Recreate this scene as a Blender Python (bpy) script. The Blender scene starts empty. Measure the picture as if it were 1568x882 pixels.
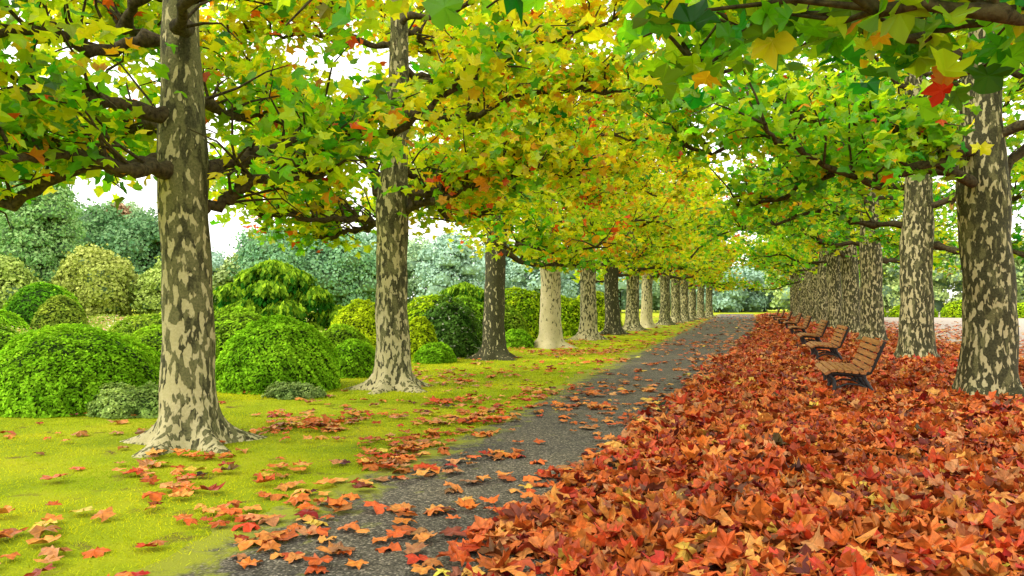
import bpy, math, numpy as np
from mathutils import Vector
rs = np.random.RandomState
C = bpy.context.scene.collection
GR = 2.39996
SK = 0.297     # the avenue heads slightly to the right of +Y: u = X - SK*Y is the cross-avenue coordinate

# ------------------------------------------------------------------ helpers
def mesh_obj(name, V, T, mat, col=None, parent=None, smooth=False, loc=None, att=None):
    V = np.asarray(V, np.float32); T = np.asarray(T, np.int32)
    me = bpy.data.meshes.new(name)
    me.vertices.add(len(V)); me.vertices.foreach_set('co', V.ravel())
    k = T.shape[1]
    me.loops.add(len(T)*k); me.loops.foreach_set('vertex_index', T.ravel())
    me.polygons.add(len(T))
    me.polygons.foreach_set('loop_start', np.arange(0, len(T)*k, k, dtype=np.int32))
    me.polygons.foreach_set('loop_total', np.full(len(T), k, np.int32))
    me.polygons.foreach_set('use_smooth', np.full(len(T), smooth, bool))
    me.update(calc_edges=True)
    if col is not None:
        a = me.color_attributes.new('Col', 'FLOAT_COLOR', 'POINT')
        c = np.ones((len(V), 4), np.float32); c[:, :3] = col
        a.data.foreach_set('color', c.ravel())
    if att is not None:
        for kk, vv in att.items():
            a = me.attributes.new(kk, 'FLOAT', 'POINT')
            a.data.foreach_set('value', np.asarray(vv, np.float32))
    me.materials.append(mat)
    o = bpy.data.objects.new(name, me); C.objects.link(o)
    if parent: o.parent = parent
    if loc is not None: o.location = loc
    return o

def empty(name, loc=(0, 0, 0), rz=0):
    e = bpy.data.objects.new(name, None); e.empty_display_size = .3
    e.location = loc; e.rotation_euler = (0, 0, rz); C.objects.link(e); return e

class VN:   # value noise
    def __init__(s, seed): s.g = rs(seed).rand(128, 128)
    def __call__(s, x, y, sc=1.0):
        x = np.asarray(x)*sc+57.3; y = np.asarray(y)*sc+31.7
        xi = np.floor(x).astype(int); yi = np.floor(y).astype(int)
        fx = x-xi; fy = y-yi; fx = fx*fx*(3-2*fx); fy = fy*fy*(3-2*fy)
        g = s.g; a = g[xi % 128, yi % 128]; b = g[(xi+1) % 128, yi % 128]
        c = g[xi % 128, (yi+1) % 128]; d = g[(xi+1) % 128, (yi+1) % 128]
        return (a*(1-fx)+b*fx)*(1-fy)+(c*(1-fx)+d*fx)*fy
    def f(s, x, y, sc=1.0): return .55*s(x, y, sc)+.3*s(x, y, sc*2.1)+.15*s(x, y, sc*4.3)
vn = VN(7); vn2 = VN(8)

# ------------------------------------------------------------------ materials
def newmat(name):
    m = bpy.data.materials.new(name); m.use_nodes = True
    nt = m.node_tree; nt.nodes.clear()
    out = nt.nodes.new('ShaderNodeOutputMaterial')
    return m, nt, nt.nodes, nt.links, out
def N(nt, typ, **kw):
    n = nt.nodes.new(typ)
    for k, v in kw.items(): setattr(n, k, v)
    return n
def ramp(nt, fac, stops, interp='LINEAR'):
    r = nt.nodes.new('ShaderNodeValToRGB'); r.color_ramp.interpolation = interp
    el = r.color_ramp.elements
    while len(el) < len(stops): el.new(.5)
    for e, (p, c) in zip(el, stops):
        e.position = p; e.color = (*c, 1) if len(c) == 3 else c
    nt.links.new(fac, r.inputs[0]); return r
def noise(nt, vec, scale, detail=4, rough=.55, dist=0):
    n = nt.nodes.new('ShaderNodeTexNoise'); n.inputs['Scale'].default_value = scale
    n.inputs['Detail'].default_value = detail; n.inputs['Roughness'].default_value = rough
    n.inputs['Distortion'].default_value = dist
    if vec is not None: nt.links.new(vec, n.inputs['Vector'])
    return n
def mixc(nt, fac, a, b, mode='MIX'):
    m = nt.nodes.new('ShaderNodeMix'); m.data_type = 'RGBA'; m.blend_type = mode
    for i, v in ((0, fac), (6, a), (7, b)):
        if isinstance(v, (int, float)): m.inputs[i].default_value = v
        elif isinstance(v, tuple): m.inputs[i].default_value = (*v, 1)
        else: nt.links.new(v, m.inputs[i])
    return m.outputs[2]
def bump(nt, h, strength, dist):
    b = nt.nodes.new('ShaderNodeBump'); b.inputs['Strength'].default_value = strength
    b.inputs['Distance'].default_value = dist; nt.links.new(h, b.inputs['Height']); return b.outputs[0]
def princ(nt, out, col, rough=.8, spec=.2, nrm=None):
    p = nt.nodes.new('ShaderNodeBsdfPrincipled')
    if isinstance(col, tuple): p.inputs['Base Color'].default_value = (*col, 1)
    else: nt.links.new(col, p.inputs['Base Color'])
    p.inputs['Roughness'].default_value = rough; p.inputs['Specular IOR Level'].default_value = spec
    if nrm: nt.links.new(nrm, p.inputs['Normal'])
    if out: nt.links.new(p.outputs[0], out.inputs[0])
    return p

def leaf_mat(name, transl, rough=.45, spec=.3, mottle=.35, msc=25, tboost=1.0):
    m, nt, ns, L, out = newmat(name)
    a = N(nt, 'ShaderNodeAttribute', attribute_name='Col')
    g = N(nt, 'ShaderNodeNewGeometry')
    c = a.outputs['Color']
    if mottle > 0:
        n = noise(nt, g.outputs['Position'], msc, 2)
        r = ramp(nt, n.outputs[0], [(.35, (1-mottle,)*3), (.65, (1, 1, 1))])
        c = mixc(nt, 1.0, c, r.outputs[0], 'MULTIPLY')
    if transl <= 0:
        princ(nt, out, c, rough, spec); return m
    d = N(nt, 'ShaderNodeBsdfDiffuse'); L.new(c, d.inputs[0])
    t = N(nt, 'ShaderNodeBsdfTranslucent')
    c2 = mixc(nt, 1.0, c, (tboost, tboost, tboost*.5), 'MULTIPLY')
    c2 = mixc(nt, 1.0, c2, (.93, .93, .93), 'DARKEN')
    L.new(c2, t.inputs[0])
    mx = N(nt, 'ShaderNodeMixShader'); mx.inputs[0].default_value = transl
    L.new(d.outputs[0], mx.inputs[1]); L.new(t.outputs[0], mx.inputs[2])
    if spec <= 0:
        L.new(mx.outputs[0], out.inputs[0]); return m
    gl = N(nt, 'ShaderNodeBsdfGlossy'); gl.inputs['Roughness'].default_value = rough; gl.inputs[0].default_value = (.8, .85, .9, 1)
    m2 = N(nt, 'ShaderNodeMixShader'); m2.inputs[0].default_value = spec*.12
    L.new(mx.outputs[0], m2.inputs[1]); L.new(gl.outputs[0], m2.inputs[2]); L.new(m2.outputs[0], out.inputs[0])
    return m
M_leaf = leaf_mat('plane_leaf', .58, .45, .25, 0, 14, 1.65)
M_fallen = leaf_mat('fallen_leaf', 0, .5, .3, .4, 30)
M_bush = leaf_mat('shrub_leaf', .25, .5, .0, 0, 1, 1.5)
M_grassb = leaf_mat('grass_blade', .4, .6, 0, 0, 1, 1.4)
M_far = leaf_mat('distant_leaf', 0, .8, .1, 0)

def bark_mat():
    m, nt, ns, L, out = newmat('plane_bark')
    g = N(nt, 'ShaderNodeNewGeometry'); mp = N(nt, 'ShaderNodeMapping')
    mp.inputs['Scale'].default_value = (1, 1, .40); L.new(g.outputs['Position'], mp.inputs[0])
    v = mp.outputs[0]
    at = N(nt, 'ShaderNodeAttribute', attribute_name='cream')
    dk_ = N(nt, 'ShaderNodeAttribute', attribute_name='dk')
    n1 = noise(nt, v, 16.5, 2.2, .5, .25)
    ad = N(nt, 'ShaderNodeMath', operation='ADD'); L.new(n1.outputs[0], ad.inputs[0]); L.new(at.outputs['Fac'], ad.inputs[1])
    mask = ramp(nt, ad.outputs[0], [(.553, (0, 0, 0)), (.582, (1, 1, 1))])
    n2 = noise(nt, v, 9, 4, .6, .3)
    ad2 = N(nt, 'ShaderNodeMath', operation='ADD'); L.new(n2.outputs[0], ad2.inputs[0]); L.new(dk_.outputs['Fac'], ad2.inputs[1])
    midmask = ramp(nt, ad2.outputs[0], [(.46, (0, 0, 0)), (.54, (1, 1, 1))])
    n3 = noise(nt, g.outputs['Position'], 45, 5, .65)
    n4 = noise(nt, g.outputs['Position'], 4, 4)
    dark = ramp(nt, n3.outputs[0], [(.3, (.024, .024, .011)), (.7, (.090, .085, .038))])
    mid = ramp(nt, n3.outputs[0], [(.3, (.085, .085, .034)), (.7, (.22, .205, .09))])
    cream = ramp(nt, n3.outputs[0], [(.25, (.40, .34, .18)), (.6, (.68, .60, .37)), (.8, (.76, .70, .50))])
    cream2 = mixc(nt, n4.outputs[0], cream.outputs[0], (.40, .35, .16), 'MIX')
    c = mixc(nt, midmask.outputs[0], dark.outputs[0], mid.outputs[0])
    c = mixc(nt, mask.outputs[0], c, cream2)
    inv = mixc(nt, mask.outputs[0], (1., 1., 1.), (.0, .0, .0))
    hh = mixc(nt, .35, inv, n3.outputs[0])
    princ(nt, out, c, .8, .2, bump(nt, hh, .9, .012))
    return m
M_bark = bark_mat()
def simple_noise_mat(name, c1, c2, scale, rough=.85, b=.5, bd=.01, spec=.2, detail=5):
    m, nt, ns, L, out = newmat(name)
    g = N(nt, 'ShaderNodeNewGeometry')
    n = noise(nt, g.outputs['Position'], scale, detail, .6)
    r = ramp(nt, n.outputs[0], [(.3, c1), (.7, c2)])
    princ(nt, out, r.outputs[0], rough, spec, bump(nt, n.outputs[0], b, bd))
    return m
M_limb = simple_noise_mat('limb_bark', (.018, .013, .006), (.11, .085, .038), 22, .85, 1, .02)
M_core = simple_noise_mat('shrub_interior', (.015, .035, .005), (.04, .085, .012), 6)
M_iron = simple_noise_mat('cast_iron', (.012, .012, .013), (.03, .028, .026), 30, .5, .3, .003, .5)
def wood_mat():
    m, nt, ns, L, out = newmat('bench_wood')
    tc = N(nt, 'ShaderNodeTexCoord'); mp = N(nt, 'ShaderNodeMapping'); mp.inputs['Scale'].default_value = (30, 2, 30)
    L.new(tc.outputs['Object'], mp.inputs[0]); n = noise(nt, mp.outputs[0], 1.5, 5, .6, .5)
    r = ramp(nt, n.outputs[0], [(.3, (.18, .06, .016)), (.55, (.40, .16, .042)), (.75, (.52, .25, .08))])
    princ(nt, out, r.outputs[0], .55, .35, bump(nt, n.outputs[0], .3, .003)); return m
M_wood = wood_mat()

def lawn_mat():
    m, nt, ns, L, out = newmat('lawn')
    g = N(nt, 'ShaderNodeNewGeometry'); P = g.outputs['Position']
    n1 = noise(nt, P, .9, 5, .6); n2 = noise(nt, P, 60, 4, .7); n3 = noise(nt, P, 2.6, 5, .65, .4)
    a = ramp(nt, n1.outputs[0], [(.3, (.24, .34, .010)), (.5, (.44, .51, .015)), (.72, (.64, .60, .025))])
    b = ramp(nt, n2.outputs[0], [(.3, (.6, .62, .5)), (.65, (1, 1, 1))])
    c = mixc(nt, 1., a.outputs[0], b.outputs[0], 'MULTIPLY')
    soil = ramp(nt, n3.outputs[0], [(.58, (0, 0, 0)), (.70, (1, 1, 1))])
    c = mixc(nt, soil.outputs[0], c, (.19, .14, .035))
    princ(nt, out, c, .95, .1, bump(nt, n2.outputs[0], .9, .02)); return m
M_lawn = lawn_mat()
def path_mat():
    m, nt, ns, L, out = newmat('path_gravel')
    g = N(nt, 'ShaderNodeNewGeometry'); P = g.outputs['Position']
    v = N(nt, 'ShaderNodeTexVoronoi'); v.inputs['Scale'].default_value = 66; L.new(P, v.inputs['Vector'])
    sep = N(nt, 'ShaderNodeSeparateColor'); L.new(v.outputs['Color'], sep.inputs[0])
    st = ramp(nt, sep.outputs[0], [(0, (.07, .065, .055)), (.5, (.17, .157, .132)), (.85, (.29, .265, .222)), (1, (.56, .50, .42))])
    dk = ramp(nt, v.outputs['Distance'], [(.0, (1, 1, 1)), (.6, (.45, .45, .45))])
    c = mixc(nt, 1., st.outputs[0], dk.outputs[0], 'MULTIPLY')
    n1 = noise(nt, P, 1.1, 5, .6); n2 = noise(nt, P, 3.2, 6, .7, .5)
    big = ramp(nt, n1.outputs[0], [(.3, (.78, .76, .74)), (.7, (1.4, 1.28, 1.08))])
    c = mixc(nt, 1., c, big.outputs[0], 'MULTIPLY')
    e = N(nt, 'ShaderNodeAttribute', attribute_name='edge')
    ad = N(nt, 'ShaderNodeMath', operation='ADD'); L.new(n2.outputs[0], ad.inputs[0]); L.new(e.outputs['Fac'], ad.inputs[1])
    mm = ramp(nt, ad.outputs[0], [(.64, (0, 0, 0)), (.82, (1, 1, 1))])
    c = mixc(nt, mm.outputs[0], c, (.30, .32, .02))
    princ(nt, out, c, .85, .25, bump(nt, dk.outputs[0], .8, .008)); return m
M_path = path_mat()
M_plaza = simple_noise_mat('pale_gravel', (.36, .29, .23), (.56, .48, .41), 9, .95, .4, .01)
M_litter = simple_noise_mat('litter_base', (.05, .012, .004), (.30, .065, .016), 18, .9, 1, .03)

# ------------------------------------------------------------------ leaf shapes
def outline(half):
    o = [(0, 0)]+half+[(0, 1)]+[(-x, y) for x, y in half[::-1]]
    V = np.array([(0, .38)]+o, float); n = len(o)
    T = np.array([(0, i+1, (i+1) % n+1) for i in range(n)])
    return V, T
LEAF_D = outline([(.14, -.07), (.40, -.04), (.36, .09), (.34, .20), (.46, .30), (.60, .55), (.43, .55), (.26, .55), (.28, .67), (.17, .82)])
LEAF_M = outline([(.38, -.04), (.33, .19), (.60, .53), (.27, .56), (.21, .77)])
LEAF_L = (np.array([(0, 0), (.5, .42), (0, 1), (-.5, .42)], float), np.array([(0, 1, 2), (0, 2, 3)]))
LEAF_S = (np.array([(0, 0), (.27, .5), (0, 1), (-.27, .5)], float), np.array([(0, 1, 2), (0, 2, 3)]))

def rotm(yaw, tilt, az):
    cy, sy = np.cos(yaw), np.sin(yaw); n = len(yaw)
    Rz = np.zeros((n, 3, 3)); Rz[:, 0, 0] = cy; Rz[:, 0, 1] = -sy; Rz[:, 1, 0] = sy; Rz[:, 1, 1] = cy; Rz[:, 2, 2] = 1
    kx, ky = np.cos(az), np.sin(az); c, s = np.cos(tilt), np.sin(tilt); C1 = 1-c
    R = np.zeros((n, 3, 3))
    R[:, 0, 0] = c+kx*kx*C1; R[:, 0, 1] = kx*ky*C1; R[:, 0, 2] = ky*s
    R[:, 1, 0] = kx*ky*C1; R[:, 1, 1] = c+ky*ky*C1; R[:, 1, 2] = -kx*s
    R[:, 2, 0] = -ky*s; R[:, 2, 1] = kx*s; R[:, 2, 2] = c
    return R @ Rz
def rot_to_normal(nrm, yaw):   # z axis -> nrm with a spin
    n = nrm/np.linalg.norm(nrm, axis=1, keepdims=True)
    a = np.cross(n, np.array([.13, .21, .97])+0*n); a /= np.linalg.norm(a, axis=1, keepdims=True)+1e-9
    b = np.cross(n, a); c, s = np.cos(yaw)[:, None], np.sin(yaw)[:, None]
    return np.stack([a*c+b*s, -a*s+b*c, n], axis=2)
def leaves(shape, pos, size, R, col, r, fold=.25, curl=.3, jit=.05, cvar=0):
    V0, T0 = shape; n = len(pos); k = len(V0)
    V = np.zeros((n, k, 3)); V[:, :, 0] = V0[:, 0]; V[:, :, 1] = V0[:, 1]-.4
    fo = (r.rand(n, 1)*1.4-.3)*fold; cu = (r.rand(n, 1)*1.6-.5)*curl
    V[:, :, 2] = np.abs(V[:, :, 0])*fo*2 - cu*(V[:, :, 1]**2)*2 - cu*(V[:, :, 0]**2)*1.3 + r.randn(n, k)*jit
    V[:, :, :2] += r.randn(n, k, 2)*jit*.4
    V *= size[:, None, None]
    W = np.einsum('nij,nkj->nki', R, V)+pos[:, None, :]
    T = T0[None]+(np.arange(n)*k)[:, None, None]
    cc = np.repeat(col[:, None, :], k, 1)
    if cvar:
        cc = cc*(1+cvar*r.randn(n, k, 1)); cc[:, 0] *= 1.12
    return W.reshape(-1, 3), T.reshape(-1, 3), np.clip(cc, 0.002, .95).reshape(-1, 3)
class Bag:
    def __init__(s): s.V = []; s.T = []; s.C = []; s.n = 0
    def add(s, V, T, Cc=None):
        s.V.append(V); s.T.append(T+s.n); s.n += len(V)
        if Cc is not None: s.C.append(Cc)
    def obj(s, name, mat, **kw):
        return mesh_obj(name, np.concatenate(s.V), np.concatenate(s.T), mat,
                        col=np.concatenate(s.C) if s.C else None, **kw)
def tube(P, R, seg=8):
    P = np.asarray(P, float); R = np.asarray(R, float); n = len(P)
    t = np.gradient(P, axis=0); t /= np.linalg.norm(t, axis=1, keepdims=True)+1e-9
    ref = np.array([.1, .2, 1.]) if abs(t[0, 2]) < .8 else np.array([1., .1, 0])
    a = np.cross(t, ref); a /= np.linalg.norm(a, axis=1, keepdims=True)+1e-9; b = np.cross(t, a)
    th = np.arange(seg)*2*math.pi/seg
    V = P[:, None, :]+R[:, None, None]*(a[:, None, :]*np.cos(th)[None, :, None]+b[:, None, :]*np.sin(th)[None, :, None])
    i, j = np.meshgrid(np.arange(n-1), np.arange(seg), indexing='ij')
    q = np.stack([i*seg+j, i*seg+(j+1) % seg, (i+1)*seg+(j+1) % seg, (i+1)*seg+j], -1).reshape(-1, 4)
    return V.reshape(-1, 3), np.concatenate([q[:, :3], q[:, [0, 2, 3]]])

# ------------------------------------------------------------------ plane trees
PAL = np.array([(.06, .21, .010), (.15, .38, .012), (.40, .56, .014), (.78, .63, .015), (.86, .34, .012), (.68, .09, .01)])
CAM = np.array([0, 0, 1.5])
def plane_tree(X, Y, rad, seed, lod, w_lo, w_hi, cream, reach=4.8, lean=(0, 0), nl=14, fixed=(), dens=1.0, top=8.2, zmin=2.4, gap=None, inner=.0, near=2.8, ls=1.0, limb=.78, dk=0.):
    r = rs(seed); e = empty('plane_tree', (X, Y, 0))
    # trunk
    H = top+1.2; nz = 70 if lod == 0 else 34; na = 48 if lod == 0 else 24
    z = (np.linspace(0, 1, nz)**1.6)*H-.06; th = np.arange(na)*2*math.pi/na
    Z, TH = np.meshgrid(z, th, indexing='ij'); zc = np.clip(Z, 0, None)
    prof = rad*(1-.045*np.clip(zc, 0, 3.2)) * np.where(zc > 3.2, 1-(zc-3.2)/(H-3.2)*.75, 1)
    ph = r.rand(4)*6.28
    lob = .5+.5*np.cos(TH*5+ph[0]+.7*np.sin(TH*2+ph[1]))
    fl = np.exp(-zc/.11)*(.35+1.5*lob**2)+np.exp(-zc/.45)*.24*(.6+.5*lob)
    bul = 1+.035*np.sin(zc*3.1+ph[2]+TH)+.03*np.sin(zc*7+TH*3+ph[3])+.10*np.exp(-((zc-3.0)/.5)**2)
    rr = prof*bul+rad*fl
    wob = np.array([np.sin(zc*.8+ph[1])*.05*zc/3, np.cos(zc*.9+ph[2])*.05*zc/3])
    px = rr*np.cos(TH)+lean[0]*zc+wob[0]; py = rr*np.sin(TH)+lean[1]*zc+wob[1]
    V = np.stack([px, py, Z], -1).reshape(-1, 3)
    i, j = np.meshgrid(np.arange(nz-1), np.arange(na), indexing='ij')
    q = np.stack([i*na+j, i*na+(j+1) % na, (i+1)*na+(j+1) % na, (i+1)*na+j], -1).reshape(-1, 4)
    cr = cream[0]+(cream[1]-cream[0])*np.clip(Z/3.0, 0, 1)+.04*np.cos(TH-3.5)
    mesh_obj('trunk', V, q, M_bark, parent=e, smooth=True, att={'cream': cr.ravel(), 'dk': cr.ravel()*0+dk})
    def axis(zz): return np.array([lean[0]*zz+math.sin(zz*.8+ph[1])*.05*zz/3, lean[1]*zz+math.cos(zz*.9+ph[2])*.05*zz/3, zz])
    # limbs
    B = Bag(); tw = []
    specs = [(f[0], f[1], f[2], f[3]) for f in fixed]
    for k in range(nl):
        z0 = 2.65+(top-2.9)*(k/nl)**.9+r.rand()*.25
        az = k*GR+r.rand()*.9
        if gap is not None:
            dd = (az-gap+math.pi) % (2*math.pi)-math.pi
            if abs(dd) < .75: az = gap+math.copysign(.75+.5*r.rand(), dd)
        specs.append((z0, az, reach*(1-.30*(z0-2.6)/(top-2.6))*(.75+.4*r.rand()), r.uniform(-.05, .32)))
    seg = 9 if lod == 0 else 5
    for (z0, az, Ln, sl) in specs:
        n = 10; p = axis(z0); P = [p.copy()]; h = az; st = Ln/n; s = sl
        for q_ in range(n):
            h = az+(h-az)*.6+r.uniform(-.75, .75); s = sl+(s-sl)*.5+r.uniform(-.55, .55)
            p = p+st*np.array([math.cos(h)*math.cos(s), math.sin(h)*math.cos(s), math.sin(s)])
            p[2] = max(p[2], max(2.5, zmin)); P.append(p.copy())
        P = np.array(P); Rr = (.105 if z0 < 5 else .075)*(1-np.linspace(0, 1, n+1)**.8*.72)*rad/.3*limb
        # resample with knobs
        tt = np.linspace(0, n, n*3+1); P2 = np.stack([np.interp(tt, np.arange(n+1), P[:, c]) for c in range(3)], 1)
        R2 = np.interp(tt, np.arange(n+1), Rr)*(1+.32*(r.rand(len(tt))-.35)+.8*(np.abs(tt-np.round(tt)) < .1)*r.rand(len(tt))**2)
        R2[0] *= 1.6; R2[1] *= 1.2
        if lod == 0: P2[1:-1] += r.randn(len(P2)-2, 3)*.018
        B.add(*tube(P2, R2, seg))
        for kn in range(2, n+1):
            for m in range(3 if kn < n else 4):
                a2 = az+r.uniform(-1.7, 1.7); el = r.uniform(-.35, .95); l2 = r.uniform(.45, 1.25)
                d = np.array([math.cos(a2)*math.cos(el), math.sin(a2)*math.cos(el), math.sin(el)])
                tp = [P[kn]+d*l2*f+np.array([0, 0, .15*math.sin(f*2.5)])+(r.randn(3)*.05 if f > 0 else 0) for f in (0, .35, .7, 1)]
                tw.append(np.array(tp))
                if lod < 2: B.add(*tube(tp, [.022, .015, .010, .005], 4 if lod else 5))
    B.obj('limbs', M_limb, parent=e, smooth=True)
    # foliage
    nlf = {0: 33, 1: 23, 2: 12}[lod]; nlf = int(nlf*dens)
    TW = np.array(tw); nt_ = len(TW)
    f = r.rand(nt_, nlf)**.7*3; i0 = np.clip(f.astype(int), 0, 2); fr = (f-i0)[..., None]
    idx = np.arange(nt_)[:, None]
    pos = TW[idx, i0]*(1-fr)+TW[idx, i0+1]*fr+r.randn(nt_, nlf, 3)*np.array([.17, .17, .17])
    # colour per twig, blended by height
    hz = np.clip((TW[:, 3, 2]-2.6)/3.2, 0, 1)[:, None]; w = np.array(w_lo)*(1-hz)+np.array(w_hi)*hz
    w /= w.sum(1, keepdims=True); cw = np.cumsum(w, 1)
    base = (r.rand(nt_, 1) > cw).sum(1)
    own = (r.rand(nt_, nlf, 1) > cw[:, None, :]).sum(2)
    ci = np.where(r.rand(nt_, nlf) < .55, base[:, None], own); ci = np.clip(ci, 0, 5)
    col = PAL[ci]*(1+.24*r.randn(nt_, nlf, 1)); col = np.clip(col+r.randn(nt_, nlf, 3)*np.array([.03, .02, .003]), .006, .9)
    pos = pos.reshape(-1, 3); col = col.reshape(-1, 3)
    wp = pos+np.array([X, Y, 0])
    rad_ = np.linalg.norm(pos[:, :2], axis=1)
    ok = (pos[:, 2] > zmin+r.rand(len(pos))*.25) & (np.linalg.norm(wp-CAM, axis=1) > near) & (r.rand(len(pos)) < np.clip((rad_-inner)/.5, .06, 1))
    pos = pos[ok]; col = col[ok]; n = len(pos)
    size = r.uniform(.10, .20, n)*{0: 1, 1: 1.1, 2: 1.6}[lod]*ls
    yaw = r.rand(n)*6.28; tilt = np.abs(r.randn(n))*.7+.2
    R = rotm(yaw, tilt, r.rand(n)*6.28)
    shp = {0: LEAF_D if ls > 1 else LEAF_M, 1: LEAF_M, 2: LEAF_L}[lod]
    bb = Bag(); bb.add(*leaves(shp, pos, size, R, col, r, .35, .6, .05, .08))
    bb.obj('foliage', M_leaf, parent=e)

#            dk  gr  yg  ye  or  re
LLO = [.07, .40, .36, .10, .05, .02]; LHI = [.02, .17, .40, .30, .09, .02]
MLO = [.03, .27, .42, .20, .06, .02]; MHI = [.01, .09, .38, .37, .13, .02]
RLO = [.17, .47, .25, .05, .035, .025]; RHI = [.08, .38, .42, .09, .025, .005]
left = [(-3.42, 8.3, .27), (-2.04, 13.5, .29), (-.46, 20.5, .29), (1.26, 25.7, .36), (3.0, 31, .34), (4.62, 36, .35), (6.29, 41, .36),
        (7.81, 45.5, .34), (9.85, 50.5, .34), (11.5, 55, .34), (13.1, 59.5, .33), (14.7, 64, .33), (16.6, 69, .33), (18.6, 74, .33)]
lcream = [(.075, -.03), (.10, -.02), (-.07, -.09), (.24, .05), (.09, .02), (-.06, -.06), (.03, -.01), (.2, .03), (-.02, -.05)]+[(.02, -.03)]*8
for k, (x, y, ra) in enumerate(left):
    lod = 0 if k < 2 else (1 if k < 6 else 2)
    fx = (); gp = None
    if k == 0: fx = ((2.95, 3.2, 3.4, .02), (2.5, -.15, 1.7, .0), (3.1, 2.6, 3.2, .3), (2.9, 3.9, 3., .15)); gp = math.atan2(-y, -x)
    if k == 1: fx = ((2.7, 3.0, 2.4, .2), (2.9, -.2, 2.6, .35), (2.6, 2.3, 2.2, .1)); gp = math.atan2(-y, -x)
    plane_tree(x, y, ra, 100+k, lod, LLO if k == 0 else MLO, LHI if k == 0 else MHI, lcream[k], fixed=fx, reach=4.4 if k < 1 else 5.0,
               lean=(.006*((k*7) % 5-2), 0), dens=.85 if k < 1 else .95, top=7.0 if k < 1 else (7.8 if k < 2 else (9.5 if k < 4 else 10.5)), nl=13 if k < 1 else (15 if k < 2 else 17),
               zmin=2.5 if k == 0 else 2.3, gap=gp, inner=1.0 if k < 2 else .5, dk={0: .04, 1: .02, 2: -.12, 3: .05, 5: -.12}.get(k, 0))
right = [(6.85, 11.25, .36), (9.52, 18.4, .38), (12.17, 26.5, .38), (14.27, 33, .38), (16.1, 39, .38), (17.9, 45, .36), (19.8, 51, .36),
         (21.7, 57, .36), (23.5, 63, .36), (25.2, 69, .36), (27, 75, .36)]
for k, (x, y, ra) in enumerate(right):
    lod = 0 if k < 1 else (1 if k < 4 else 2)
    fx = ((3.6, 3.0, 4.6, .12), (3.3, 2.4, 4.2, .05)) if k == 0 else ()
    plane_tree(x, y, ra, 200+k, lod, RLO, RHI, (-.01, -.015) if k < 2 else (.0, -.01), fixed=fx, lean=(.004*((k*5) % 5-2), 0), reach=5.2,
               top=8 if k < 1 else (9.5 if k < 3 else 10.5), nl=15 if k < 1 else 17, gap=math.atan2(-y, -x) if k < 2 else None, inner=.95 if k < 2 else .5, dens=.95, limb=.62, dk=-.05, zmin=2.3)
plane_tree(4.9, 4.4, .36, 301, 0, [.40, .42, .12, .03, .02, .01], RHI, (0, 0), reach=3.2, nl=3, dens=.45, zmin=2.62, near=2.9, ls=1.3, limb=.4,
           fixed=((2.95, 2.75, 4.9, .03), (3.0, 2.98, 5.4, .02), (3.1, 2.3, 4.4, .06)))
plane_tree(-5.3, 2.6, .3, 302, 0, LLO, LHI, (0, 0), reach=3.2, dens=.35, nl=9, zmin=3.2, near=4.5)

# ------------------------------------------------------------------ ground
def grid_obj(name, x0, x1, nx, y0, y1, ny, mat, zf, att=None, shear=False, warp=None):
    u, y = np.meshgrid(np.linspace(x0, x1, nx), np.linspace(y0, y1, ny), indexing='ij')
    if warp: u = warp(u, y)
    z = zf(u, y); x = u+SK*y if shear else u
    V = np.stack([x, y, z], -1).reshape(-1, 3)
    i, j = np.meshgrid(np.arange(nx-1), np.arange(ny-1), indexing='ij')
    q = np.stack([i*ny+j, (i+1)*ny+j, (i+1)*ny+j+1, i*ny+j+1], -1).reshape(-1, 4)
    return mesh_obj(name, V, q, mat, smooth=True, att={k: f(u, y).ravel() for k, f in (att or {}).items()})
grid_obj('grass_lawn_ground', -700, 700, 2, -200, 900, 2, M_lawn, lambda u, y: 0*u)
PL, PR = -3.3, 1.0
def pwarp(u, y):
    t = (u-PL)/(PR-PL); d = (vn.f(y, 0*y, .6)-.5)*1.3+(vn2.f(y, 0*y+5, 3.)-.5)*.5
    return u+np.clip(1-t, 0, 1)**2*d
grid_obj('gravel_path', PL, PR, 30, -3, 95, 1600, M_path, lambda u, y: .005+.012*vn.f(u, y, .8)*np.clip((u-PL)*2, 0, 1),
         att={'edge': lambda u, y: .42*np.exp(-np.clip(u-PL, 0, 9)/.55)-.04}, shear=True, warp=pwarp)
grid_obj('gravel_plaza', 6.6, 60, 60, -3, 120, 200, M_plaza, lambda u, y: .006+0*u, shear=True,
         warp=lambda u, y: u+np.where(u < 7.2, (vn.f(y, 0*y, .5)-.5)*1.2, 0))

def edgeL(y): return np.interp(y, [3, 4.3, 7.5, 13, 18.4, 23, 31, 50, 80], [-1.2, -1.35, -1.45, -1.0, -.75, -.4, .25, 1.0, 1.3])+(vn.f(y, 0*y+9, .7)-.5)*.9
def pileh(u, y):
    a = np.clip((u-edgeL(y)-.15)/.9, 0, 1); b = np.clip((6.7-u)/.8, 0, 1)
    return (.02+.12*vn.f(u, y, 1.1)+.06*vn2.f(u, y, 3.))*a*b-.01
pile = empty('fallen_leaf_pile')
o = grid_obj('litter_base', -2.0, 6.8, 90, -1, 90, 900, M_litter, pileh, shear=True); o.parent = pile

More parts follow.
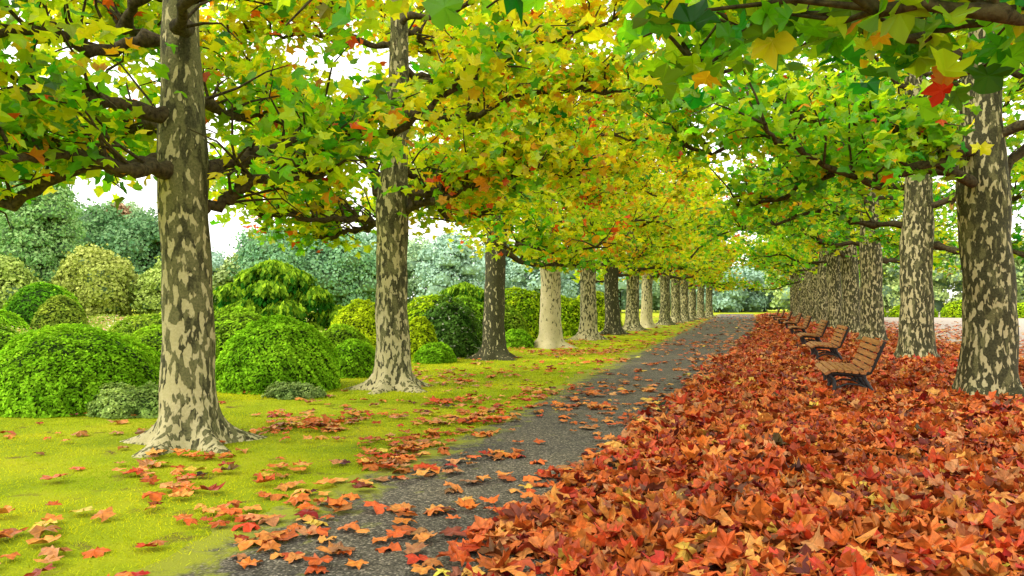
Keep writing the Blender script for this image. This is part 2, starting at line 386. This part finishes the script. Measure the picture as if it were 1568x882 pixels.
FP = np.array([(.62, .12, .020), (.54, .055, .013), (.28, .035, .010), (.72, .19, .030), (.80, .30, .06), (.58, .24, .09), (.16, .045, .018), (.76, .46, .06)])
FW = np.array([.27, .14, .09, .27, .11, .08, .04, .015])
def fallcol(n, r, w=FW):
    c = FP[r.choice(len(FP), n, p=w/w.sum())]
    return np.clip(c*(1+.22*r.randn(n, 1))+r.randn(n, 3)*np.array([.03, .015, .004]), .006, .9)
r = rs(5); bag = Bag()
for (y0, y1, den, shp, sc) in ((2.2, 9, 300, LEAF_D, 1), (9, 18, 205, LEAF_M, 1), (18, 36, 100, LEAF_M, 1.1), (36, 88, 45, LEAF_L, 1.5)):
    n = int((y1-y0)*8.8*den); y = r.uniform(y0, y1, n); u = r.uniform(-2.2, 6.9, n)
    d = (u-edgeL(y))
    p = np.clip(.5+d/.7, 0, 1)**1.5*np.clip((7.-u)/.7, .03, 1)
    ok = r.rand(n) < p; u = u[ok]; y = y[ok]; n = len(u)
    pos = np.stack([u+SK*y, y, np.clip(pileh(u, y), .008, 1)+.015+r.rand(n)**1.5*.05], -1)
    sz = r.uniform(.08, .185, n)*sc
    tilt = np.abs(r.randn(n))*.38+.04; tilt = np.minimum(tilt, 1.1)
    pos[:, 2] += np.sin(tilt)*sz*.28
    bag.add(*leaves(shp, pos, sz, rotm(r.rand(n)*6.28, tilt, r.rand(n)*6.28), fallcol(n, r), r, .4, .9, .09, .16))
o = bag.obj('leaves', M_fallen); o.parent = pile

# scattered leaves on path, lawn and plaza
bag = Bag(); r = rs(6)
W2 = np.array([.20, .06, .02, .30, .26, .11, .02, .05])
for (y0, y1, den, shp, sc) in ((3, 12, 80, LEAF_D, 1), (12, 30, 42, LEAF_M, 1.1), (30, 85, 16, LEAF_L, 1.5)):
    n = int((y1-y0)*11*den); y = r.uniform(y0, y1, n); u = r.uniform(-9.5, 1.5, n)
    cl = vn.f(u, y, 1.5)*.65+vn2.f(u, y, .5)*.35
    p = np.clip((cl-.49)*4.5, .06, 1)
    p *= np.where(u < -6.5, .3, np.where(u < PL, .7, .5))
    p = p+.4*np.exp(-((u-PL+.1+1.2*(vn2(y, 0*y, .4)-.5))/.55)**2)*np.clip(.35+(cl-.42)*4, 0, 1)*np.where(y < 9, 1.0, .6)
    p = p+.5*np.exp(-((u-PL+.9)/.9)**2)*np.exp(-((y-4.8)/.6)**2)*np.clip((cl-.35)*6, 0, 1)
    p = p+.45*np.exp(-np.clip(edgeL(y)-u, 0, 9)/.45)
    p = np.where(u > edgeL(y)+.1, 0, p)
    ok = r.rand(n) < p; u = u[ok]; y = y[ok]; n = len(u)
    sz = r.uniform(.08, .18, n)*sc; tilt = np.abs(r.randn(n))*.12
    pos = np.stack([u+SK*y, y, .028+r.rand(n)*.018+np.sin(tilt)*sz*.3], -1)
    bag.add(*leaves(shp, pos, sz, rotm(r.rand(n)*6.28, tilt, r.rand(n)*6.28), fallcol(n, r, W2), r, .16, .4, .05, .1))
n = 2500; y = r.uniform(14, 60, n); u = 6.8+r.exponential(2.2, n)
bag.add(*leaves(LEAF_M, np.stack([u+SK*y, y, 0*u+.03], -1), r.uniform(.14, .24, n), rotm(r.rand(n)*6.28, np.abs(r.randn(n))*.15, r.rand(n)*6.28), fallcol(n, r, W2), r, .2, .5, .06, .1))
bag.obj('scattered_leaves', M_fallen)

# grass blades
r = rs(9); bag = Bag()
for (n, y0, y1, ln) in ((200000, 3.2, 12, .026), (110000, 12, 34, .045)):
    y = y0+(y1-y0)*r.rand(n)**1.3; u = r.uniform(-13 if y0 < 5 else -11, PL+.45, n)
    ed = PL+(vn.f(y, 0*y, .6)-.5)*1.3+(vn2.f(y, 0*y+5, 3.)-.5)*.5
    keep = (u < ed+.08+r.randn(n)*.16) & (r.rand(n) < .15+1.3*vn.f(u, y, 2.)); u = u[keep]; y = y[keep]; n = len(u)
    x = u+SK*y; a = r.rand(n)*6.28; l = ln*r.uniform(.5, 1.3, n); w = l*.13
    b0 = np.stack([x+w*np.cos(a), y+w*np.sin(a), 0*x+.001], -1); b1 = np.stack([x-w*np.cos(a), y-w*np.sin(a), 0*x+.001], -1)
    t = np.stack([x+l*.6*r.randn(n), y+l*.6*r.randn(n), l*r.uniform(.4, .9, n)], -1)
    V = np.stack([b0, b1, t], 1).reshape(-1, 3); T = np.arange(n*3).reshape(-1, 3)
    g = vn.f(u, y, .8)[:, None]; g = np.clip((g-.2)*1.6, 0, 1); c = np.array([.26, .38, .012])*(1-g)+np.array([.72, .68, .025])*g
    c = c*(1+.2*r.randn(n, 1)); c = np.clip(c, .01, .85)
    bag.add(V, T, np.repeat(c, 3, 0))
bag.obj('grass_blades', M_grassb)

# ------------------------------------------------------------------ shrubs
def dome(cx, cy, z0, rx, ry, h, n, r, seed, lump=.10):
    """random points + normals on a lumpy dome"""
    d = r.randn(n, 3); d[:, 2] = np.abs(d[:, 2])*1.0-.12; d /= np.linalg.norm(d, axis=1, keepdims=True)
    v = VN(seed); k = 1+lump*(v.f(d[:, 0]*3+9, d[:, 1]*3+d[:, 2]*2.3, 1.)-.5)*2.4
    P = d*np.array([rx, ry, h])*k[:, None]
    nr = d/np.array([rx, ry, h])**1; nr /= np.linalg.norm(nr, axis=1, keepdims=True)
    return P+np.array([cx, cy, z0]), nr
def core(cx, cy, z0, rx, ry, h, k=.9):
    nu, nv = 24, 12; u = np.arange(nu)*2*math.pi/nu; v = np.linspace(-.25, 1, nv)*math.pi/2
    U, Vv = np.meshgrid(u, v, indexing='ij')
    P = np.stack([np.cos(U)*np.cos(Vv)*rx*k+cx, np.sin(U)*np.cos(Vv)*ry*k+cy, np.sin(Vv)*h*k+z0], -1).reshape(-1, 3)
    T = []
    for i in range(nu):
        for j in range(nv-1):
            a, b, c, d = i*nv+j, ((i+1) % nu)*nv+j, ((i+1) % nu)*nv+j+1, i*nv+j+1
            T += [(a, b, c), (a, c, d)]
    return P, np.array(T)
def shrub(name, cx, cy, rx, ry, h, cA, cB, n, leaf=.05, flower=None, seed=1, z0=.0, lump=.08):
    r = rs(seed); e = empty(name, (cx, cy, 0))
    Pt, Ti = core(0, 0, z0+.05*h, rx, ry, h, .88); mesh_obj('inner_core', Pt, Ti, M_core, parent=e, smooth=True)  # solid dark green core mesh filling the shrub behind its leaves
    P, nr = dome(0, 0, z0+.06*h, rx, ry, h*.96, n, r, seed, lump)
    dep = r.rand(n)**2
    # small sprig clusters give the clipped surface a pebbled relief
    c = VN(seed+3); sp = c(P[:, 0]*9+P[:, 2]*5, P[:, 1]*9+P[:, 2]*6, 1.)
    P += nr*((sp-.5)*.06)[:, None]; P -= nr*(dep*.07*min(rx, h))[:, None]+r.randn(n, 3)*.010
    P[:, 2] = np.clip(P[:, 2], .02, None)
    nn = nr+r.randn(n, 3)*.45+np.array([0, 0, .5])
    R = rot_to_normal(nn, r.rand(n)*6.28)
    g = vn(P[:, 0]*3+cx*5, P[:, 1]*3+P[:, 2]*3, 1.)[:, None]*.4+sp[:, None]*.6
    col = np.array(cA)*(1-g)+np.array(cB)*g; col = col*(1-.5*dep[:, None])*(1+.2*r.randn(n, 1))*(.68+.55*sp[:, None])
    if flower:
        m = r.rand(n) < flower[1]; col[m] = np.array(flower[0])*(1+.1*r.randn(m.sum(), 1))
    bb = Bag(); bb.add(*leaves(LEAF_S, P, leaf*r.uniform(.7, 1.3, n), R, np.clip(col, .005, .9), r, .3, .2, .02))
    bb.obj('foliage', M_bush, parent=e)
G1, G2 = (.14, .38, .012), (.38, .66, .03)      # fresh green azalea
Y1, Y2 = (.34, .50, .015), (.60, .72, .02)      # yellow-green
D1, D2 = (.05, .16, .02), (.17, .31, .06)      # dark green
O1, O2 = (.17, .29, .02), (.38, .46, .05)
S = [('azalea_shrub', -6.3, 11.3, 1.3, 1.2, 1.12, G1, G2, 26000, .055), ('azalea_shrub', -8.6, 11.2, 1.3, 1.1, .95, G1, G2, 18000, .055),
     ('azalea_shrub', -4.05, 13.6, 1.05, 1.0, 1.2, G1, G2, 20000, .058), ('azalea_shrub', -3.2, 15.8, .55, .5, .72, G1, G2, 6000, .055),
     ('azalea_shrub', -7.1, 16.2, 1.1, .9, 1.0, O1, G2, 9000, .07), ('boxwood_shrub', -6.5, 18.4, 1.1, .9, 1.33, O1, G2, 9000, .075),
     ('azalea_shrub', -3.9, 20.4, .9, .8, 1.5, Y1, Y2, 9000, .08), ('boxwood_shrub', -3.75, 17.2, .8, .7, .95, O1, G2, 8000, .065),
     ('azalea_shrub', -2.35, 19.9, .5, .5, 1.1, Y1, Y2, 5000, .07), ('azalea_shrub', -1.9, 19.3, .52, .45, .46, G1, G2, 5000, .06),
     ('boxwood_shrub', -1.5, 26.5, 1.0, .9, 1.6, D1, G2, 7000, .09), ('azalea_shrub', .3, 31, 1.4, 1.2, 2.0, G1, Y2, 9000, .11),
     ('azalea_shrub', .15, 25.6, .55, .5, .6, G1, G2, 4000, .08), ('boxwood_shrub', -.3, 28, .9, .8, 1.35, G1, O2, 6000, .1),
     ('azalea_shrub', 2.2, 35, 1.3, 1.1, 1.75, G1, Y2, 7000, .12), ('azalea_shrub', -5.6, 26, 1.3, 1, 1.3, Y1, Y2, 7000, .1),
     ('boxwood_shrub', -9.2, 20, 1.3, 1, 1.15, G1, O2, 8000, .085), ('azalea_shrub', -3.0, 30, 1.5, 1.2, 1.7, G1, Y2, 7000, .12),
     ('azalea_shrub', 4.4, 42, 1.5, 1.4, 2.0, Y1, Y2, 6000, .14), ('boxwood_shrub', -12, 17.5, 1.2, 1, 1.1, D1, G2, 7000, .085),
     ('azalea_shrub', -18.6, 31, 1.5, 1.3, 2.1, D1, G1, 6000, .13), ('azalea_shrub', -16.7, 29, 1.0, 1.0, 1.7, D1, O2, 5000, .12),
     ('azalea_shrub', -17.8, 27, 1.1, 1.0, 1.15, G1, G2, 5000, .11), ('azalea_shrub', -20.5, 29, 1.3, 1.0, 1.6, D1, G1, 5000, .12),
     ('azalea_shrub', -21.5, 36, 1.8, 1.5, 2.3, G1, G2, 5000, .14), ('azalea_shrub', -13.9, 33, 1.2, 1.0, 1.3, G1, Y2, 5000, .13)]
for k, s in enumerate(S): shrub(*s, seed=400+k)
shrub('camellia_shrub', -1.75, 21.6, .95, .85, 1.52, D1, D2, 9000, .085, ((.6, .62, .5), .05), 450, lump=.2)
shrub('variegated_shrub', -5.0, 10.45, .62, .4, .36, (.16, .34, .05), (.5, .62, .2), 7000, .05, None, 451, lump=.3)
shrub('variegated_shrub', -3.4, 12.3, .45, .3, .22, (.14, .26, .05), (.4, .5, .18), 3500, .045, None, 452, lump=.3)

# rose beds : low leafy mass with blossoms
r = rs(77); n = 40000
y = r.uniform(22, 48, n); x = r.uniform(-24, -5, n)-(y-22)*.15
h = .35+.65*vn2.f(x, y, .6); z = h*r.rand(n)**.35
g = r.rand(n, 1); col = np.array([.17, .30, .03])*(1-g)+np.array([.46, .54, .11])*g
fl = (r.rand(n) < .26) & (z > h*.7); col[fl] = np.array([(.8, .6, .52), (.85, .76, .62), (.75, .3, .3), (.85, .55, .32)])[r.randint(0, 4, fl.sum())]
bb = Bag(); bb.add(*leaves(LEAF_S, np.stack([x, y, z], -1), r.uniform(.07, .15, n), rotm(r.rand(n)*6.28, np.abs(r.randn(n))*.7, r.rand(n)*6.28), col, r))
bb.obj('rose_bed', M_bush)

# weeping layered conifers
def weeping(X, Y, s, seed, colA, colB):
    r = rs(seed); e = empty('weeping_conifer', (X, Y, 0)); B = Bag(); F = Bag(); K = Bag()
    B.add(*tube([(0, 0, -.05), (.1, 0, .5*s), (-.05, .05, 1.2*s), (0, 0, 2.0*s)], [.14, .12, .09, .04]))
    pads = [(0, 0, 2.16, .52), (-.5, .1, 1.98, .45), (.55, -.1, 1.93, .45), (-1.0, .0, 1.58, .45), (1.0, -.1, 1.5, .48), (.05, -.45, 1.66, .5), (-1.35, 0, 1.1, .45), (1.5, .1, 1.0, .5),
            (.5, -.6, 1.15, .5), (-.5, -.5, 1.15, .5), (.2, .5, 1.5, .6), (1.0, -.3, .6, .5), (-.2, -.5, .6, .55), (-1., -.3, .65, .5)]
    for (a, b, c, rr) in pads:
        a, b, c, rr = a*s, b*s, c*s, rr*s
        B.add(*tube([(0, 0, c-.3*s), (a*.5, b*.5, c-.15*s), (a, b, c)], [.05, .04, .02], 5))
        Pt, Ti = core(a, b, c-.12*s, rr, rr, .10*s, .6); K.add(Pt, Ti)
        n = 2000; q = np.sqrt(r.rand(n)); az = r.rand(n)*6.28
        fing = 1+.22*np.sin(az*7+a*9)+.14*np.sin(az*13+b*5)
        hang = np.clip(r.rand(n)**1.3*.42*s*q**3, 0, None)
        P = np.stack([a+q*rr*fing*np.cos(az), b+q*rr*fing*np.sin(az), c+.10*s*(1-q**2)-q**2*.10*s-hang+r.randn(n)*.02], -1)
        out = np.stack([np.cos(az), np.sin(az), 0*az], -1)*q[:, None]
        yv = out*.55+np.array([0, 0, -.9])*q[:, None]+r.randn(n, 3)*.2; yv /= np.linalg.norm(yv, axis=1, keepdims=True)
        nn = out+np.array([0, 0, .5])+r.randn(n, 3)*.3; xv = np.cross(yv, nn); xv /= np.linalg.norm(xv, axis=1, keepdims=True); zv = np.cross(xv, yv)
        R = np.stack([xv, yv, zv], 2); g = np.clip(r.rand(n)*1.3*(1-hang/(.26*s)), 0, 1)[:, None]*(.55+.45*np.sin(az*9)[:, None]**2)
        col = np.array(colA)*(1-g)+np.array(colB)*g
        F.add(*leaves(LEAF_S, P, r.uniform(.10, .2, n)*s, R, col, r))
    B.obj('trunk', M_limb, parent=e, smooth=True); K.obj('inner_core', M_core, parent=e, smooth=True); F.obj('foliage', M_bush, parent=e)  # K is a solid dark core inside each foliage pad
weeping(-7.3, 24, 1.2, 501, (.02, .12, .01), (.50, .74, .04))
weeping(-2.0, 33, 1.0, 502, (.02, .12, .01), (.50, .74, .04))

# ------------------------------------------------------------------ background trees
def bgtree(X, Y, w, h, colA, colB, seed, z0=.8, clumps=22, nper=420, leaf=.32, name='broadleaf_tree', bag=None, col_shape=False):
    r = rs(seed); B = Bag(); K = Bag(); F = Bag()
    e = None if bag else empty(name, (X, Y, 0)); off = np.array([X, Y, 0]) if bag else np.zeros(3)
    B.add(*tube([off+(0, 0, -.1), off+(0, 0, h*.4), off+(.1, 0, h*.85)], [.04*h, .03*h, .008*h]))
    for k in range(clumps):
        t = (k+.5)/clumps; zz = z0+(h-z0)*(.08+.84*t)
        if col_shape: rad = w*.5*math.sin(math.pi*(.15+.85*t))**.7*.55
        else: rad = w*.5*math.sqrt(max(0, 1-(1.9*t-.85)**2/1.3))*.72
        a = k*GR+r.rand(); q = rad*math.sqrt(r.rand()*.6+.4) if k < clumps-2 else rad*.3
        s = w*(.14+.10*r.rand())
        c = off+np.array([q*math.cos(a), q*math.sin(a), zz])
        if bag is None: B.add(*tube([off+(0, 0, zz*.6), c], [.02*h, .006*h], 4))
        Pt, Ti = core(c[0], c[1], c[2]-s*.2, s, s, s*.8, .72); K.add(Pt, Ti)
        P, nr = dome(c[0], c[1], c[2]-s*.25, s, s, s*.95, nper, r, seed+k, .45); P += r.randn(nper, 3)*s*.12
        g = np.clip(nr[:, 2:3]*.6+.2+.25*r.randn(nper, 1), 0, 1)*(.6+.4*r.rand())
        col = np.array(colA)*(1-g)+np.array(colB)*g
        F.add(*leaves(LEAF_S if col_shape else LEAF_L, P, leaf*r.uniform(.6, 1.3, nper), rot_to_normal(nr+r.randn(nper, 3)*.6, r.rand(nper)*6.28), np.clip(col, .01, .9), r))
    if bag:
        for s_, d_ in zip(bag, (B, K, F)):
            s_.add(np.concatenate(d_.V), np.concatenate(d_.T), np.concatenate(d_.C) if d_.C else None)
    else:
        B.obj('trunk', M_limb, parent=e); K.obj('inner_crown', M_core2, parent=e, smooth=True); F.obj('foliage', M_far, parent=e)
M_core2 = simple_noise_mat('crown_interior', (.09, .17, .08), (.16, .26, .11), 2)
bgtree(-30.2, 50, 5.6, 11.6, (.17, .38, .10), (.50, .70, .28), 601, clumps=38, nper=800, leaf=.24, name='poplar_tree', col_shape=True)
bgtree(-36, 52, 5.6, 10.5, (.17, .38, .10), (.50, .70, .28), 611, clumps=30, nper=600, leaf=.26, name='poplar_tree', col_shape=True)
bgtree(-36, 68, 9, 9.6, (.09, .23, .08), (.27, .46, .17), 602, nper=700, leaf=.26)
bgtree(-31, 66, 7, 8.6, (.09, .23, .09), (.27, .44, .19), 603, nper=700, leaf=.26)
bgtree(-36.5, 72, 5, 10.9, (.30, .18, .09), (.55, .36, .2), 604)
bgtree(-24.5, 46, 5, 4.3, (.30, .37, .06), (.58, .62, .16), 605, z0=.2, leaf=.18, nper=900)
bgtree(-20.5, 47, 4, 3.7, (.27, .38, .06), (.54, .66, .16), 606, z0=.2, leaf=.18, nper=900)
bgtree(-29, 44, 4.5, 3.8, (.25, .36, .06), (.52, .63, .15), 607, z0=.2, leaf=.18, nper=900)
bgtree(-20.5, 70, 8.5, 7.8, (.15, .34, .16), (.36, .60, .32), 608, clumps=34, nper=700, leaf=.26)
bgtree(-15.5, 72, 7.5, 7.5, (.16, .36, .17), (.39, .62, .34), 609, clumps=32, nper=700, leaf=.26)
bgtree(-26, 78, 7, 6.4, (.34, .46, .14), (.56, .67, .26), 610)
bags = (Bag(), Bag(), Bag()); r = rs(88)
lst = []
for x in np.arange(-90, 20, 5.5): lst.append((x, 98+r.rand()*14, 9, 7.5+3*r.rand()+(5 if x < -50 else 0), 0))
for x in np.arange(20, 52, 4.5): lst.append((x, 108+r.rand()*12, 8, 6+3*r.rand(), 0))
for x in np.arange(38, 125, 6): lst.append((x, 100-(x-38)*.45+r.rand()*10, 9, 8+4*r.rand(), 1))
for k, (x, y, w, h, t) in enumerate(lst):
    ca, cb = [((.30, .48, .35), (.48, .66, .50)), ((.30, .46, .24), (.50, .66, .34)), ((.32, .46, .14), (.58, .68, .24))][(r.randint(0, 2)) if t == 0 else r.randint(1, 3)]  # aerial haze is put into these pale leaf colours
    bgtree(x, y, w, h, ca, cb, 700+k, z0=.1, clumps=18, nper=300, leaf=.4, bag=bags)
e = empty('distant_trees')
M_core3 = simple_noise_mat('distant_crown_interior', (.20, .32, .20), (.28, .42, .26), 2)  # crown cores paled to match, haze carried by colour
bags[0].obj('trunks', M_limb, parent=e); bags[1].obj('inner_crowns', M_core3, parent=e, smooth=True); bags[2].obj('foliage', M_far, parent=e)
# hedge beyond the plaza
for k, x in enumerate(np.arange(30, 78, 4.2)):
    shrub('clipped_hedge', x, 78-(x-30)*.35, 2.3, 1.4, 1.35+.3*(k % 2), G1, Y2, 2500, .22, seed=800+k)

# ------------------------------------------------------------------ benches
def box(bag, c, s, rx=0.0, bev=.006):
    import bmesh
    bm = bmesh.new(); bmesh.ops.create_cube(bm, size=1)
    for v in bm.verts: v.co = Vector((v.co.x*s[0], v.co.y*s[1], v.co.z*s[2]))
    bmesh.ops.bevel(bm, geom=bm.edges[:], offset=bev, segments=2, affect='EDGES')
    bmesh.ops.triangulate(bm, faces=bm.faces[:])
    V = np.array([v.co[:] for v in bm.verts]); T = np.array([[v.index for v in f.verts] for f in bm.faces]); bm.free()
    ca, sa = math.cos(rx), math.sin(rx)     # rotate about Y (bench length axis)
    V = np.stack([V[:, 0]*ca+V[:, 2]*sa, V[:, 1], -V[:, 0]*sa+V[:, 2]*ca], 1)
    bag.add(V+np.array(c), T)
def bench(X, Y):
    e = empty('park_bench', (X, Y, .0), -math.atan(SK)); e.scale = (1.25, 1, 1.1)
    L_ = 1.7; seat = Bag(); back = Bag(); ir = Bag()
    # faces -X. seat slats along Y following a gentle dip with rolled front
    for (x, z, a) in ((-.33, .415, -.55), (-.265, .447, -.15), (-.185, .446, .06), (-.105, .438, .08), (-.025, .430, .08), (.055, .424, .05)):
        box(seat, (x, 0, z), (.068, L_, .036), a)
    for (x, z, a) in ((.125, .475, -1.25), (.150, .560, -1.25), (.178, .645, -1.22), (.207, .730, -1.2), (.238, .815, -1.15)):
        box(back, (x, 0, z), (.070, L_, .034), a)
    for yy in (-.72, 0, .72):
        ir.add(*tube([(-.31, yy, -.03), (-.27, yy, .1), (-.24, yy, .22), (-.26, yy, .33), (-.31, yy, .385)], [.03, .027, .025, .027, .028], 8))
        ir.add(*tube([(-.33, yy, .375), (-.25, yy, .405), (-.1, yy, .398), (.04, yy, .385), (.14, yy, .42), (.185, yy, .53), (.245, yy, .70), (.295, yy, .84)], [.024]*8, 8))
        ir.add(*tube([(.27, yy, -.03), (.22, yy, .1), (.14, yy, .22), (.08, yy, .33), (.07, yy, .39)], [.03, .027, .025, .027, .028], 8))
        ir.add(*tube([(-.25, yy, .2), (-.1, yy, .27), (.03, yy, .26), (.14, yy, .2)], [.016]*4, 6))
    seat.obj('seat_slats', M_wood, parent=e); back.obj('backrest_slats', M_wood, parent=e); ir.obj('iron_frame', M_iron, parent=e, smooth=True)
for (x, y) in ((5.25, 12.15), (7.55, 18.7), (9.35, 24.3), (11.6, 31.5), (14.0, 39), (16.2, 46.5), (18.4, 54), (20.6, 61.5)): bench(x, y)

# ------------------------------------------------------------------ light, sky, camera
Sd = Vector((-.80, -.30, .72)).normalized()
el = math.asin(Sd.z); rot = math.atan2(Sd.x, Sd.y)
w = bpy.data.worlds.new('World'); bpy.context.scene.world = w; w.use_nodes = True
nt = w.node_tree; nt.nodes.clear()
sky = nt.nodes.new('ShaderNodeTexSky'); sky.sky_type = 'NISHITA'; sky.sun_disc = False
sky.sun_elevation = el; sky.sun_rotation = rot; sky.dust_density = 4; sky.air_density = 1.2
hs = nt.nodes.new('ShaderNodeHueSaturation'); hs.inputs['Saturation'].default_value = .2
nt.links.new(sky.outputs[0], hs.inputs['Color'])
haze = mixc(nt, .85, hs.outputs[0], (16.2, 15.9, 15.2))    # overcast haze over the clear-sky model
bg = nt.nodes.new('ShaderNodeBackground'); bg.inputs[1].default_value = .15
wo = nt.nodes.new('ShaderNodeOutputWorld')
nt.links.new(haze, bg.inputs[0]); nt.links.new(bg.outputs[0], wo.inputs[0])
sl = bpy.data.lights.new('sun', 'SUN'); sl.energy = 2.7; sl.angle = math.radians(18); sl.color = (1, .94, .82)
so = bpy.data.objects.new('sun', sl); so.rotation_euler = (-Sd).to_track_quat('-Z', 'Y').to_euler(); so.location = (-20, -8, 20); C.objects.link(so)

cd = bpy.data.cameras.new('camera'); cd.sensor_width = 36; cd.lens = 36*1200/1568; cd.shift_y = 21/1568
cd.clip_end = 2000; cd.clip_start = .05
co = bpy.data.objects.new('camera', cd); co.location = (0, 0, 1.5); co.rotation_euler = (math.radians(90), 0, 0); C.objects.link(co)
sc = bpy.context.scene; sc.camera = co
sc.view_settings.view_transform = 'Standard'; sc.view_settings.look = 'None'; sc.view_settings.exposure = 0
